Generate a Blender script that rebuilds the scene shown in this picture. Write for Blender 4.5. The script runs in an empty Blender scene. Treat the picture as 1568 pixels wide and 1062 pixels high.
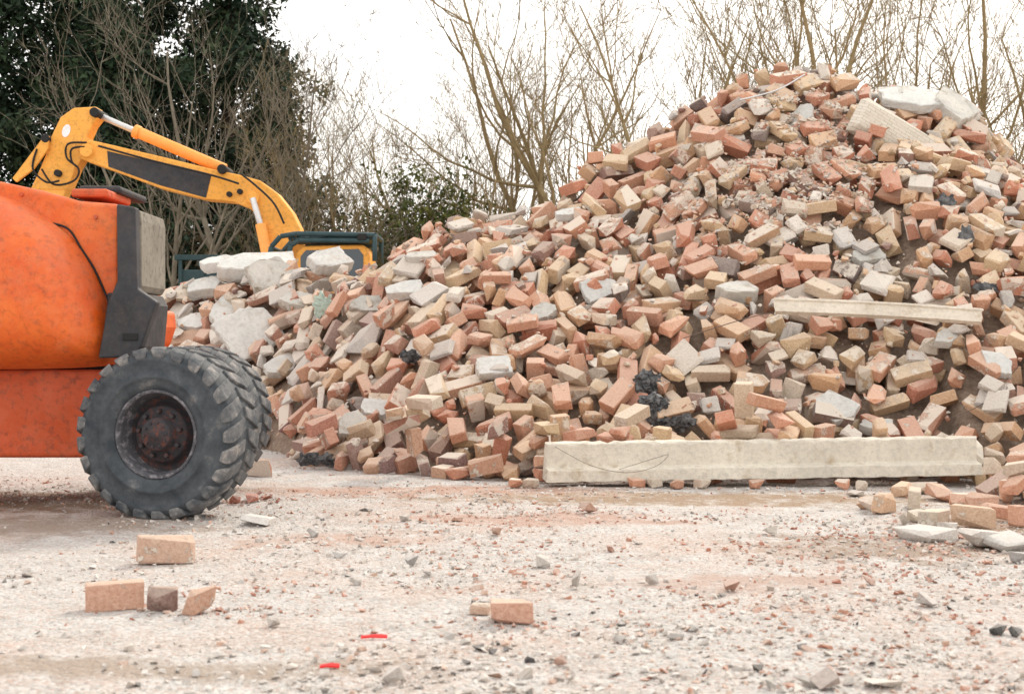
import bpy, bmesh, math, random
import numpy as np
from mathutils import Vector, Matrix, Euler
from mathutils import noise as mn
random.seed(7); rng=np.random.default_rng(7)
F=2178.0
sc=bpy.context.scene
def XZ(px,py,D): return ((px-784)/F*D, 1.0+(531-py)/F*D)

# ---------------------------------------------------------------- noise
def _hash(ix,iy,seed):
    n=(ix.astype(np.int64)*374761393+iy.astype(np.int64)*668265263+seed*974711)&0x7fffffff
    n=((n^(n>>13))*1274126177)&0x7fffffff
    return ((n^(n>>16))&0xffff)/65535.0
def vnoise(x,y,seed=0):
    x=np.asarray(x,float);y=np.asarray(y,float)
    ix=np.floor(x);iy=np.floor(y);fx=x-ix;fy=y-iy
    fx=fx*fx*(3-2*fx);fy=fy*fy*(3-2*fy)
    a=_hash(ix,iy,seed);b=_hash(ix+1,iy,seed);c=_hash(ix,iy+1,seed);d=_hash(ix+1,iy+1,seed)
    return (a*(1-fx)+b*fx)*(1-fy)+(c*(1-fx)+d*fx)*fy-0.5
def fbm(x,y,seed=0,o=4):
    s=0;a=1.0
    for k in range(o):
        s=s+a*vnoise(x*2**k+17*k,y*2**k-9*k,seed+k);a*=0.5
    return s

# ---------------------------------------------------------------- materials
def newmat(name,rough=0.8,spec=0.3,metal=0.0):
    m=bpy.data.materials.new(name);m.use_nodes=True
    nt=m.node_tree;b=nt.nodes['Principled BSDF']
    b.inputs['Roughness'].default_value=rough
    b.inputs['Specular IOR Level'].default_value=spec
    b.inputs['Metallic'].default_value=metal
    return m,nt,b
def noise(nt,scale,detail=5,rough=0.6,coord=None):
    n=nt.nodes.new('ShaderNodeTexNoise');n.inputs['Scale'].default_value=scale
    n.inputs['Detail'].default_value=detail;n.inputs['Roughness'].default_value=rough
    if coord is None:
        coord=nt.nodes.get('TC') or nt.nodes.new('ShaderNodeTexCoord');coord.name='TC'
    nt.links.new(coord.outputs['Object'],n.inputs['Vector']);return n.outputs['Fac']
def ramp(nt,src,stops):
    r=nt.nodes.new('ShaderNodeValToRGB');e=r.color_ramp.elements
    while len(e)>1:e.remove(e[-1])
    for i,(p,c) in enumerate(stops):
        if i==0: el=e[0];el.position=p
        else: el=e.new(p)
        if not hasattr(c,'__len__'): c=(c,c,c)
        el.color=(*c[:3],1)
    nt.links.new(src,r.inputs[0]);return r.outputs[0]
def mix(nt,f,a,b,bt='MIX'):
    m=nt.nodes.new('ShaderNodeMix');m.data_type='RGBA';m.blend_type=bt
    def put(s,v):
        if isinstance(v,bpy.types.NodeSocket): nt.links.new(v,s)
        elif hasattr(v,'__len__'): s.default_value=(*v[:3],1)
        else: s.default_value=v
    put(m.inputs[0],f);put(m.inputs[6],a);put(m.inputs[7],b);return m.outputs[2]
def math_(nt,op,a,b=0.0,clamp=False):
    m=nt.nodes.new('ShaderNodeMath');m.operation=op;m.use_clamp=clamp
    for i,v in enumerate((a,b)):
        if isinstance(v,bpy.types.NodeSocket): nt.links.new(v,m.inputs[i])
        else: m.inputs[i].default_value=v
    return m.outputs[0]
def bump(nt,b,h,strength=0.5,dist=0.01):
    n=nt.nodes.new('ShaderNodeBump');n.inputs['Strength'].default_value=strength
    n.inputs['Distance'].default_value=dist;nt.links.new(h,n.inputs['Height'])
    nt.links.new(n.outputs[0],b.inputs['Normal'])
def upz(nt):
    g=nt.nodes.new('ShaderNodeNewGeometry');s=nt.nodes.new('ShaderNodeSeparateXYZ')
    nt.links.new(g.outputs['Normal'],s.inputs[0]);return s.outputs['Z']

def rubble_mat(name,dust=(0.70,0.60,0.50),mortar=(0.68,0.61,0.52),dustamt=0.36):
    m,nt,b=newmat(name,0.9,0.2)
    a=nt.nodes.new('ShaderNodeAttribute');a.attribute_name='tint'
    n1=noise(nt,9,4,0.65);n2=noise(nt,60,4,0.7)
    v=n2
    col=mix(nt,ramp(nt,v,[(0.35,0.0),(0.65,1.0)]),mix(nt,1.0,a.outputs['Color'],(0.80,0.74,0.70),'MULTIPLY'),
            mix(nt,0.13,a.outputs['Color'],(0.80,0.70,0.57)))
    f=math_(nt,'ADD',math_(nt,'ADD',n1,math_(nt,'MULTIPLY',n2,0.5)),math_(nt,'SUBTRACT',a.outputs['Alpha'],1.24))
    f=ramp(nt,f,[(0.0,0.0),(0.07,1.0)])
    col=mix(nt,math_(nt,'MULTIPLY',f,0.8),col,mix(nt,v,mortar,(0.79,0.73,0.64)))
    d=ramp(nt,math_(nt,'ADD',upz(nt),math_(nt,'MULTIPLY',n1,0.7)),[(0.45,0.0),(1.3,dustamt)])
    col=mix(nt,d,col,dust)
    nt.links.new(col,b.inputs['Base Color'])
    bump(nt,b,math_(nt,'ADD',n2,math_(nt,'MULTIPLY',f,0.35)),0.8,0.014)
    return m
M_rub=rubble_mat('brick_rubble')
M_chip=rubble_mat('gravel_stone',dust=(0.68,0.63,0.58),dustamt=0.3)

def concrete_mat(name,c1=(0.42,0.41,0.38),c2=(0.64,0.61,0.55),stain=(0.30,0.24,0.17),sa=.75):
    m,nt,b=newmat(name,0.9,0.2)
    n1=noise(nt,2.5,8,0.65);n2=noise(nt,28,6,0.7);n3=noise(nt,140,4)
    col=ramp(nt,n1,[(0.3,c1),(0.62,c2)])
    col=mix(nt,ramp(nt,n2,[(0.45,0.0),(0.75,0.5)]),col,(0.36,0.34,0.31))
    n4=noise(nt,6,5,0.6)
    col=mix(nt,ramp(nt,n4,[(0.56,0.0),(0.70,sa)]),col,stain)
    nt.links.new(col,b.inputs['Base Color'])
    bump(nt,b,math_(nt,'ADD',n2,math_(nt,'MULTIPLY',n3,0.5)),0.8,0.014);return m
M_conc=concrete_mat('weathered_concrete',(0.44,0.43,0.40),(0.66,0.63,0.57))
M_conc2=concrete_mat('pale_render',(0.54,0.55,0.53),(0.72,0.70,0.66),(0.50,0.44,0.37))
M_beam=concrete_mat('cream_concrete',(0.63,0.58,0.49),(0.79,0.73,0.62),(0.44,0.33,0.22))
M_wood=concrete_mat('weathered_timber',(0.60,0.52,0.42),(0.76,0.68,0.57),(0.42,0.31,0.21),.6)

def paint_mat(name,c,dirt=(0.10,0.06,0.04),rough=0.38,amt=0.6,metal=0.0,fade=None,dust=0.0):
    m,nt,b=newmat(name,rough,0.4,metal)
    n1=noise(nt,2.2,8,0.75);n2=noise(nt,22,6,0.75);n3=noise(nt,90,3);n4=noise(nt,5,8,.8)
    f=fade or tuple(min(1,x*1.15+0.03) for x in c)
    col=ramp(nt,n1,[(0.35,c),(0.65,f)])
    d=math_(nt,'MULTIPLY',ramp(nt,n2,[(0.50,0.0),(0.74,1.0)]),amt)
    col=mix(nt,d,col,dirt)
    col=mix(nt,ramp(nt,n3,[(0.66,0.0),(0.72,amt*0.7)]),col,(0.05,0.04,0.035))
    if dust>0: col=mix(nt,ramp(nt,math_(nt,'ADD',n4,math_(nt,'MULTIPLY',upz(nt),.12)),[(0.45,0.0),(0.72,dust)]),col,(0.60,0.42,0.30))
    nt.links.new(col,b.inputs['Base Color'])
    nt.links.new(ramp(nt,n4,[(0.35,rough),(0.65,min(1,rough+0.35))]),b.inputs['Roughness'])
    bump(nt,b,n2,0.12,0.01);return m
M_or=paint_mat('orange_paint',(0.66,0.085,0.008),(0.22,0.045,0.015),0.36,0.7,fade=(0.80,0.17,0.025),dust=.20)
M_or2=paint_mat('orange_paint_dull',(0.54,0.075,0.012),(0.12,0.045,0.03),0.55,0.85,dust=.18)
M_yel=paint_mat('excavator_yellow_paint',(0.84,0.39,0.06),(0.32,0.15,0.05),0.5,0.7)
M_yel2=paint_mat('hydraulic_barrel_paint',(0.88,0.36,0.07),(0.25,0.12,0.05),0.45,0.3)
M_blk=paint_mat('black_plastic_trim',(0.018,0.02,0.026),(0.10,0.09,0.08),0.55,0.4,dust=.08)
M_grime=paint_mat('dusty_grey_trim',(0.17,0.15,0.12),(0.035,0.035,0.035),0.85,0.9,fade=(0.30,0.27,0.22))
M_green=paint_mat('dark_teal_paint',(0.010,0.045,0.055),(0.05,0.05,0.04),0.45,0.5)
M_steel=paint_mat('chromed_rod',(0.6,0.6,0.6),(0.3,0.2,0.12),0.25,0.3,0.6)
M_white=paint_mat('white_decal',(0.8,0.8,0.8),(0.4,0.35,0.3),0.5,0.3)
M_rim=paint_mat('rusty_black_rim',(0.02,0.02,0.024),(0.22,0.06,0.03),0.6,0.9,fade=(0.05,0.045,0.05))
M_rimd=paint_mat('dusty_rim',(0.05,0.05,0.06),(0.45,0.42,0.45),0.8,0.9,fade=(0.12,0.12,0.13))
m,nt,b=newmat('dark_glass',0.08,0.8);b.inputs['Base Color'].default_value=(0.03,0.045,0.06,1);M_glass=m
m,nt,b=newmat('cast_iron_dark',0.7,0.3);b.inputs['Base Color'].default_value=(0.02,0.02,0.02,1);M_dark=m
m,nt,b=newmat('rusty_wire',0.7,0.3);b.inputs['Base Color'].default_value=(0.14,0.10,0.08,1);M_wire=m
m,nt,b=newmat('tyre_rubber',0.7,0.35)
n1=noise(nt,7,6,0.7);n2=noise(nt,60,4)
col=ramp(nt,n1,[(0.35,(0.032,0.04,0.048)),(0.58,(0.075,0.085,0.095)),(0.75,(0.22,0.21,0.20))])
nt.links.new(col,b.inputs['Base Color']);bump(nt,b,n2,0.3,0.005);M_tyre=m
m,nt,b=newmat('tyre_tread_dusty',0.9,0.2)
n1=noise(nt,9,6,0.7);n2=noise(nt,50,4)
col=ramp(nt,n1,[(0.35,(0.06,0.068,0.078)),(0.55,(0.17,0.17,0.17)),(0.7,(0.40,0.36,0.33))])
nt.links.new(col,b.inputs['Base Color']);bump(nt,b,n2,0.4,0.006);M_tread=m
m,nt,b=newmat('torn_dark_plastic',0.45,0.5)
nt.links.new(ramp(nt,noise(nt,14,5),[(0.4,(0.03,0.033,0.037)),(0.72,(0.22,0.22,0.22))]),b.inputs['Base Color']);bump(nt,b,noise(nt,25,4),.8,.02);M_plas=m
m,nt,b=newmat('red_plastic',0.5,0.4);b.inputs['Base Color'].default_value=(0.75,0.02,0.02,1);M_red=m
m,nt,b=newmat('pale_green_polythene',0.4,0.4);b.inputs['Base Color'].default_value=(0.42,0.52,0.45,1);M_poly=m

def bark(name,a,c):
    m,nt,b=newmat(name,0.95,0.1)
    nt.links.new(ramp(nt,noise(nt,3,4,0.7),[(0.3,a),(0.7,c)]),b.inputs['Base Color']);return m
M_bark=bark('bare_bark',(0.20,0.15,0.08),(0.38,0.295,0.165))
M_bark2=bark('grey_bark',(0.11,0.095,0.07),(0.27,0.235,0.18))
M_barkd=bark('dark_bark',(0.05,0.04,0.03),(0.10,0.08,0.06))
m,nt,b=newmat('evergreen_foliage',0.7,0.2)
a=nt.nodes.new('ShaderNodeAttribute');a.attribute_name='tint'
nt.links.new(mix(nt,noise(nt,1.1,2),a.outputs['Color'],mix(nt,1.0,a.outputs['Color'],(0.55,0.6,0.6),'MULTIPLY')),b.inputs['Base Color'])
M_leaf=m

# ---------------------------------------------------------------- mesh helpers
def link(ob,parent=None):
    sc.collection.objects.link(ob)
    if parent is not None: ob.parent=parent
    return ob
def mesh_from(name,V,T,mat,col=None,parent=None,smooth=False,k=3):
    V=np.asarray(V,np.float32);T=np.asarray(T,np.int32)
    me=bpy.data.meshes.new(name)
    me.vertices.add(len(V));me.vertices.foreach_set('co',V.ravel())
    me.loops.add(T.size);me.loops.foreach_set('vertex_index',T.ravel())
    me.polygons.add(len(T));me.polygons.foreach_set('loop_start',np.arange(0,T.size,k,dtype=np.int32))
    me.polygons.foreach_set('loop_total',np.full(len(T),k,np.int32))
    me.polygons.foreach_set('use_smooth',np.full(len(T),bool(smooth)))
    me.update(calc_edges=True)
    if col is not None:
        at=me.attributes.new('tint','FLOAT_COLOR','FACE')
        at.data.foreach_set('color',np.asarray(col,np.float32).ravel())
    me.materials.append(mat)
    return link(bpy.data.objects.new(name,me),parent)
def empty(name,loc=(0,0,0)):
    e=bpy.data.objects.new(name,None);e.empty_display_size=0.3;e.location=loc
    return link(e)
def bm_obj(name,bm,mat,parent=None,smooth=False,bevel=0,seg=2):
    bmesh.ops.recalc_face_normals(bm,faces=bm.faces)
    me=bpy.data.meshes.new(name);bm.to_mesh(me);bm.free();me.materials.append(mat)
    if smooth:
        for p in me.polygons:p.use_smooth=True
    ob=link(bpy.data.objects.new(name,me),parent)
    if bevel>0:
        md=ob.modifiers.new('bevel','BEVEL');md.width=bevel;md.segments=seg;md.limit_method='ANGLE';md.angle_limit=0.6
    return ob
def prism(name,poly,y0,y1,mat,parent=None,bevel=0.01,seg=2):
    bm=bmesh.new();vs=[bm.verts.new((x,y0,z)) for x,z in poly]
    f=bm.faces.new(vs);r=bmesh.ops.extrude_face_region(bm,geom=[f])
    for v in r['geom']:
        if isinstance(v,bmesh.types.BMVert): v.co.y=y1
    return bm_obj(name,bm,mat,parent,False,bevel,seg)
def box(name,a,c,mat,parent=None,bevel=0.01,seg=2):
    return prism(name,[(a[0],a[2]),(c[0],a[2]),(c[0],c[2]),(a[0],c[2])],a[1],c[1],mat,parent,bevel,seg)
def cyl(name,p,q,r,mat,parent=None,n=20,r2=None):
    p=Vector(p);q=Vector(q);d=q-p;bm=bmesh.new()
    bmesh.ops.create_cone(bm,cap_ends=True,segments=n,radius1=r,radius2=r if r2 is None else r2,depth=d.length)
    M=Matrix.Translation((p+q)/2)@d.to_track_quat('Z','Y').to_matrix().to_4x4()
    bmesh.ops.transform(bm,matrix=M,verts=bm.verts)
    ob=bm_obj(name,bm,mat,parent,False,min(r*0.12,0.01),1)
    for f in ob.data.polygons:
        if len(f.vertices)==4:f.use_smooth=True
    return ob
def tubes(branches):
    V=[];Q=[];o=0
    for P,R,k in branches:
        P=np.asarray(P,float);n=len(P)
        t=np.gradient(P,axis=0);t/=np.linalg.norm(t,axis=1)[:,None]+1e-9
        ref=np.array([0.31,0.2,0.93]) if abs(t[0,2])<0.8 else np.array([1,0.1,0])
        u=np.cross(t,ref);u/=np.linalg.norm(u,axis=1)[:,None]+1e-9
        w=np.cross(t,u);a=np.arange(k)*2*np.pi/k
        ring=P[:,None,:]+(u[:,None,:]*np.cos(a)[None,:,None]+w[:,None,:]*np.sin(a)[None,:,None])*np.asarray(R)[:,None,None]
        V.append(ring.reshape(-1,3))
        i=np.arange(n-1)[:,None]*k;j=np.arange(k)[None,:];j2=(j+1)%k
        Q.append(np.stack([i+j,i+j2,i+k+j2,i+k+j],-1).reshape(-1,4)+o);o+=n*k
    return np.concatenate(V),np.concatenate(Q)
def wire(name,pts,r,mat,parent=None,sub=6,k=6):
    P=np.array(pts,float);out=[]
    for i in range(len(P)-1):
        p0=P[max(i-1,0)];p1=P[i];p2=P[i+1];p3=P[min(i+2,len(P)-1)]
        for s in range(sub):
            t=s/sub
            out.append(0.5*((2*p1)+(-p0+p2)*t+(2*p0-5*p1+4*p2-p3)*t*t+(-p0+3*p1-3*p2+p3)*t**3))
    out.append(P[-1]);V,Q=tubes([(out,[r]*len(out),k)])
    return mesh_from(name,V,Q,mat,None,parent,True,4)
def hull_template(P):
    bm=bmesh.new()
    for p in P: bm.verts.new(p)
    bmesh.ops.convex_hull(bm,input=bm.verts)
    bmesh.ops.delete(bm,geom=[v for v in bm.verts if not v.link_faces],context='VERTS')
    bmesh.ops.triangulate(bm,faces=bm.faces);bmesh.ops.recalc_face_normals(bm,faces=bm.faces)
    bm.verts.index_update()
    V=np.array([v.co[:] for v in bm.verts]);T=np.array([[v.index for v in f.verts] for f in bm.faces])
    Nn=np.array([f.normal[:] for f in bm.faces]);bm.free();return V,T,Nn
def box_pts(dx,dy,dz,bv=0.06,jit=0.02,chip=0.25,brk=False):
    P=[];mn_=min(dx,dy,dz)
    for sx in(-1,1):
        for sy in(-1,1):
            for sz in(-1,1):
                bb=mn_*2*bv*random.uniform(0.5,1.6)
                if random.random()<chip: bb=mn_*2*random.uniform(0.18,0.65)
                c=np.array([sx*dx,sy*dy,sz*dz]);s=np.array([sx,sy,sz])
                if brk and sx>0: c[0]-=random.uniform(0,0.5)*dx
                for ax in range(3):
                    o=np.array([bb*random.uniform(.6,1.4)]*3)*s;o[ax]=0
                    P.append(c-o+np.random.uniform(-1,1,3)*jit*mn_)
    return np.array(P)
np.random.seed(3)
L,W,Hh=0.108,0.052,0.0345
bricks=[hull_template(box_pts(L,W,Hh,0.06,0.04,0.25)) for _ in range(30)]
bricks+= [hull_template(box_pts(L*0.88,W,Hh,0.06,0.06,0.35,True)) for _ in range(16)]
halves=[hull_template(box_pts(L*random.uniform(.45,.65),W,Hh,0.07,0.07,0.38,True)) for _ in range(22)]
fbr=[hull_template(box_pts(L,W,Hh,0.07,0.03,0.12)) for _ in range(3)]
fhf=[hull_template(box_pts(L*.62,W,Hh,0.07,0.06,0.2)) for _ in range(4)]
def stone_pts(n=11,flat=0.55):
    p=np.random.normal(size=(n,3));p/=np.linalg.norm(p,axis=1)[:,None]
    p=np.sign(p)*np.abs(p)**0.7;p*=np.random.uniform(0.75,1.0,(n,1));p[:,2]*=flat;p[:,1]*=np.random.uniform(.6,1);return p
stones=[hull_template(stone_pts(random.randint(8,12),random.uniform(.35,.8))) for _ in range(30)]
pebbles=[hull_template(stone_pts(7,random.uniform(.4,.8))) for _ in range(24)]
slabs=[hull_template(box_pts(1,random.uniform(.55,.9),random.uniform(.18,.4),0.06,0.12,0.6,random.random()<.6)) for _ in range(20)]

class Batch:
    def __init__(s): s.V=[];s.T=[];s.C=[];s.o=0
    def add(s,tpl,R,c,scale,cols):
        V,T,Nn=tpl
        s.V.append((V*scale)@R.T+c);s.T.append(T+s.o);s.C.append(cols);s.o+=len(V)
    def make(s,name,mat): return mesh_from(name,np.concatenate(s.V),np.concatenate(s.T),mat,np.concatenate(s.C))

# ---------------------------------------------------------------- terrain
def ground_h(x,y):
    h=0.035*fbm(x*0.35,y*0.35,11,3)+0.018*fbm(x*2.2,y*2.2,5,3)
    return h*np.clip((40-np.abs(y))/20,0.2,1)
ridge=[(-500,470,17),(0,470,17),(150,462,16.8),(250,442,16.5),(300,428,16.4),(400,408,16),(480,408,15.5),(560,418,14.8),(598,390,14.6),(630,362,14.7),(700,326,14.8),
(800,320,14.8),(845,308,14.8),(880,261,14.8),(905,237,15),(960,222,15),(1010,187,15.1),(1070,151,15.2),(1130,116,15.3),(1200,102,15.3),(1270,107,15.3),
(1340,140,15.3),(1470,152,15.3),(1510,182,15.3),(1535,220,15.3),(1568,258,15.3),(1700,316,15.3),(2000,430,15.3),(2300,560,15)]
RX=np.array([(p-784)/F*d for p,q,d in ridge]);RY=np.array([d for *_,d in ridge]);RZ=np.array([1+(531-q)/F*d for p,q,d in ridge])
foot=[(-500,15.2),(150,14.8),(300,14.2),(400,13.6),(450,12.4),(550,11.7),(640,11.1),(760,10.85),(830,10.75),(1000,10.75),(1300,10.75),(1480,10.75),(1540,10.3),(1650,10.1),(2200,10.5),(2600,11.5)]
FX=np.array([(p-784)/F*d for p,d in foot]);FY=np.array([d for _,d in foot])
def pile(x,y):
    yf=np.interp(x,FX,FY);yr=np.interp(x,RX,RY);zr=np.interp(x,RX,RZ)
    t=(y-yf)/(yr-yf);tc=np.clip(t,0,1)
    z=zr*(0.88*tc+0.12*tc*tc)+0.20*np.minimum(1,tc*6)*(1-np.clip((tc-.75)*4,0,1))
    z=np.where(t>1,zr-(y-yr)*0.72,z)
    z=z+np.where((t>0.02),0.26*fbm(x*0.9,y*0.9,31,3)*np.clip(tc*5,0,1)*np.clip((1.0-tc)*5,0.1,1),0)
    edge=np.clip((x+9.5)/1.0,0,1)
    return np.where(t>0,z*edge,-0.3)
X0,X1,Y0,Y1,g=-7.0,9.5,3.6,20.5,0.02
gx=np.arange(X0,X1,g);gy=np.arange(Y0,Y1,g);GX,GY=np.meshgrid(gx,gy,indexing='ij')
G=ground_h(GX,GY);T_=pile(GX,GY);T_=np.maximum(T_,G)
spill=0.30*np.exp(-(((GX-3.75)/0.75)**2+((GY-9.35)/0.55)**2)*1.2)*(GY<9.95)
T_=np.maximum(T_,G+spill-0.09)
base=np.where(T_-G>0.12,T_-0.28,G-0.0);base=np.maximum(base,G)
H=base.copy()
Tx=np.gradient(T_,g,axis=0);Ty=np.gradient(T_,g,axis=1)
def smooth(a,n=6):
    for _ in range(n):
        a=(a+np.roll(a,8,0)+np.roll(a,-8,0)+np.roll(a,8,1)+np.roll(a,-8,1))/5
    return a
Tx=smooth(Tx);Ty=smooth(Ty)
def rest(cx,cy,R,hs,q=88,cap=None):
    ext=np.abs(R)@hs
    i0=max(int((cx-ext[0]-X0)/g),0);i1=min(int((cx+ext[0]-X0)/g)+2,len(gx))
    j0=max(int((cy-ext[1]-Y0)/g),0);j1=min(int((cy+ext[1]-Y0)/g)+2,len(gy))
    if i1-i0<2 or j1-j0<2: return None
    dx=GX[i0:i1,j0:j1]-cx;dy=GY[i0:i1,j0:j1]-cy
    o=np.stack([dx*R[0,k]+dy*R[1,k] for k in range(3)],-1);d=R[2,:]
    d=np.where(np.abs(d)<1e-4,1e-4,d)
    ta=(-hs-o)/d;tb=(hs-o)/d
    lo=np.minimum(ta,tb).max(-1);hi=np.maximum(ta,tb).min(-1)
    hit=hi>lo
    if hit.sum()<2: return None
    sub=H[i0:i1,j0:j1]
    z=np.percentile((sub-lo)[hit],q)
    top=hi+z
    if cap is not None and ((top-T_[i0:i1,j0:j1])[hit]).max()>cap: return None
    sub[hit]=np.maximum(sub[hit],top[hit])
    return z
def rotm(nx,ny,spin,tilt,face):
    n=Vector((-nx,-ny,1)).normalized()
    q=n.to_track_quat('Z','Y')
    ax=Vector((random.gauss(0,1),random.gauss(0,1),0)).normalized()
    M=q.to_matrix()@Matrix.Rotation(tilt,3,ax)@Matrix.Rotation(spin,3,'Z')
    if face==1: M=M@Matrix.Rotation(math.pi/2,3,'X')
    if face==2: M=M@Matrix.Rotation(math.pi/2,3,'Y')
    return np.array(M)
pal=[((0.64,0.27,0.17),3.2),((0.69,0.36,0.23),3.4),((0.69,0.44,0.26),3.2),((0.72,0.54,0.34),3.0),((0.50,0.19,0.12),1.5),
     ((0.31,0.18,0.155),0.6),((0.22,0.18,0.18),0.3),((0.66,0.55,0.42),1.1)]
pal_left=[((0.60,0.29,0.20),2.6),((0.68,0.41,0.28),2.4),((0.47,0.21,0.155),1.8),((0.32,0.19,0.185),1.2),((0.66,0.51,0.36),1.8),((0.62,0.55,0.46),1.2)]
def pick(p):
    r=random.random()*sum(w for _,w in p)
    for c,w in p:
        r-=w
        if r<=0:return c
    return p[-1][0]
def brick_cols(tpl,c,clean=False):
    Nn=tpl[2];n=len(Nn);k=random.uniform(0.86,1.12);u=0 if clean else random.random()**2*.25
    out=np.empty((n,4));out[:,:3]=np.clip(np.array(c)*k*(1-u)+np.array((.64,.56,.46))*u,0,.8)
    ax=np.argmax(np.abs(Nn),1)
    face_a={0:random.uniform(0.0,0.5),1:random.uniform(0.0,0.42),2:random.choice([random.uniform(0.0,0.4),random.uniform(0.2,.5),random.uniform(0.4,0.8)])}
    if clean: face_a={0:.15,1:.30,2:.35}
    sgn=(np.take_along_axis(Nn,ax[:,None],1)[:,0]>0)
    jit={(a,s):random.uniform(-0.12,0.12) for a in range(3) for s in(True,False)}
    out[:,3]=[face_a[a]+jit[(a,bool(s))] for a,s in zip(ax,sgn)]
    wth=random.uniform(0.0,0.3)
    out[ax==1,:3]=out[ax==1,:3]*(1-wth)+np.array((0.52,0.29,0.19))*wth
    return out
def flat_cols(tpl,c,a=0.0):
    n=len(tpl[1]);out=np.empty((n,4));out[:,:3]=np.array(c)*np.random.uniform(0.92,1.08,(n,1));out[:,3]=a;return out
def surf(px,py,off=0.0):
    s=(px-784)/F;e=(531-py)/F
    ys=np.arange(9.9,18,0.02);xs=s*ys;zs=1+e*ys
    ii=np.clip(((xs-X0)/g).astype(int),0,len(gx)-1);jj=np.clip(((ys-Y0)/g).astype(int),0,len(gy)-1)
    hit=H[ii,jj]>=zs
    if not hit.any():
        k=int(np.argmax(H[ii,jj]-zs));return xs[k],ys[k],zs[k]
    k=int(np.argmax(hit));return xs[k],ys[k],min(H[ii[k],jj[k]],zs[k]+.05)
PB=Batch();SB=Batch()
def ncell(cx,cy):
    i=int((cx-X0)/g);j=int((cy-Y0)/g);i=min(max(i,0),len(gx)-1);j=min(max(j,0),len(gy)-1);return i,j
def drop_brick(cx,cy,tilt=None,tpl=None,pl=None,spin=None,face=None,scale=None,q=84,cap=None,clean=False):
    i,j=ncell(cx,cy)
    if scale is None: scale=min(1.58,1.34+max(0,cy-10.7)*.07)*random.uniform(.96,1.04)
    if tpl is None: tpl=random.choice(bricks) if random.random()<0.78 else random.choice(halves)
    V=tpl[0];hs=np.abs(V).max(0)*scale
    if face is None: face=random.choices([0,1,2],[0.42,0.40,0.18])[0]
    if tilt is None: tilt=abs(random.gauss(0,0.5))
    R=rotm(Tx[i,j]*0.8,Ty[i,j]*0.8,random.uniform(0,6.28) if spin is None else spin,tilt,face)
    z=rest(cx,cy,R,hs,q,cap)
    if z is None:return
    c=pick(pl or (pal_left if cx<-1.2+random.gauss(0,.6) else pal))
    PB.add(tpl,R,np.array([cx,cy,z]),scale,brick_cols(tpl,c,clean))
greys=[(0.70,0.66,0.60),(0.60,0.58,0.54),(0.76,0.73,0.68),(0.48,0.47,0.46),(0.68,0.60,0.50),(0.64,0.64,0.63)]
cand=np.argwhere((T_-G>0.06)&(GY<18.0))
for it in range(6):
    need=T_[cand[:,0],cand[:,1]]-H[cand[:,0],cand[:,1]]
    idx=cand[need>0.05-0.015*it]
    if len(idx)==0:break
    n=min(len(idx),[6000,5500,5000,4500,4000,4000][it])
    sel=idx[rng.choice(len(idx),n,replace=False)]
    for i,j in sel:
        if T_[i,j]-H[i,j]<0.03-0.01*it: continue
        cx=gx[i];cy=gy[j]
        left=cx<-1.2+random.gauss(0,.3)
        cap=0.12 if it<4 else 0.15
        if random.random()<(0.17 if left else 0.04):
            tpl=random.choice(slabs) if random.random()<.6 else random.choice(stones)
            s=random.uniform(0.07,0.15 if not left else 0.24)
            R=rotm(Tx[i,j],Ty[i,j],random.uniform(0,6.28),abs(random.gauss(0,.45)),0)
            z=rest(cx,cy,R,np.abs(tpl[0]).max(0)*s*0.9,80,cap)
            if z is not None: PB.add(tpl,R,np.array([cx,cy,z]),s,flat_cols(tpl,random.choice(greys),0.3))
        else: drop_brick(cx,cy,cap=cap)
print('bricks',len(PB.V))
sel=cand[rng.choice(len(cand),1500,replace=False)]
for i,j in sel:
    if GY[i,j]>16: continue
    drop_brick(gx[i],gy[j],random.uniform(0,1),random.choice(halves),scale=random.uniform(.35,.75),q=60,cap=.10)
for _ in range(170):
    px=random.uniform(400,1560);x=(px-784)/F*11
    yf=np.interp(x,FX,FY);cy=yf-abs(random.gauss(0,0.18))+0.08
    if 0.15<x<3.55 and cy<10.5: continue
    i,j=ncell(x,cy)
    if H[i,j]-T_[i,j]>.05: continue
    drop_brick(x,cy,abs(random.gauss(0,.2)),pl=pal_left if px<700 else pal,scale=random.uniform(1.15,1.3))
red=[((0.64,0.32,0.21),2),((0.68,0.46,0.31),1),((.68,.60,.50),1)]
for px,py in [(560,712),(605,722),(650,722),(700,715),(650,700),(590,690),(480,690),(515,680),(455,690),(735,700),(760,690),(800,700),(400,722),(470,675),
              (1355,775),(1400,768),(1430,790),(1490,800),(1550,762),(1520,750),(1470,765),(1535,790),(1440,756),(1560,800),(1500,778),(1555,735),(1520,730),(1565,760),(1385,750),(1415,745),(1335,770)]:
    D=F/(py+8-531);drop_brick((px-784)/F*D,D,abs(random.gauss(0,.15)),face=random.choice([0,0,1]),pl=red,scale=1.1 if px>1300 else 1.25)
np.random.seed(5)
H90=math.pi/2
def one(px,pyb,tpl,spin,col,scale=1,face=0,tilt=0.03):
    D=F/(pyb-531)
    drop_brick((px-784)/F*D,D+0.05,tilt,tpl,[(col,1)],spin+H90,face,scale,clean=True)
one(250,862,fbr[0],0.10,(0.70,0.48,0.37),1.2,1,0.06)
one(170,935,fbr[1],0.18,(0.68,0.41,0.30),1.0,1)
one(243,938,fhf[0],0.2,(0.27,0.17,0.15),0.85,1)
one(300,940,fhf[1],-0.35,(0.66,0.40,0.29),0.9,1,.12)
one(784,955,fhf[2],0.08,(0.70,0.42,0.32),1.15,0)
one(736,942,fhf[3],0.4,(0.64,0.48,0.38),0.55,0)
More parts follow.
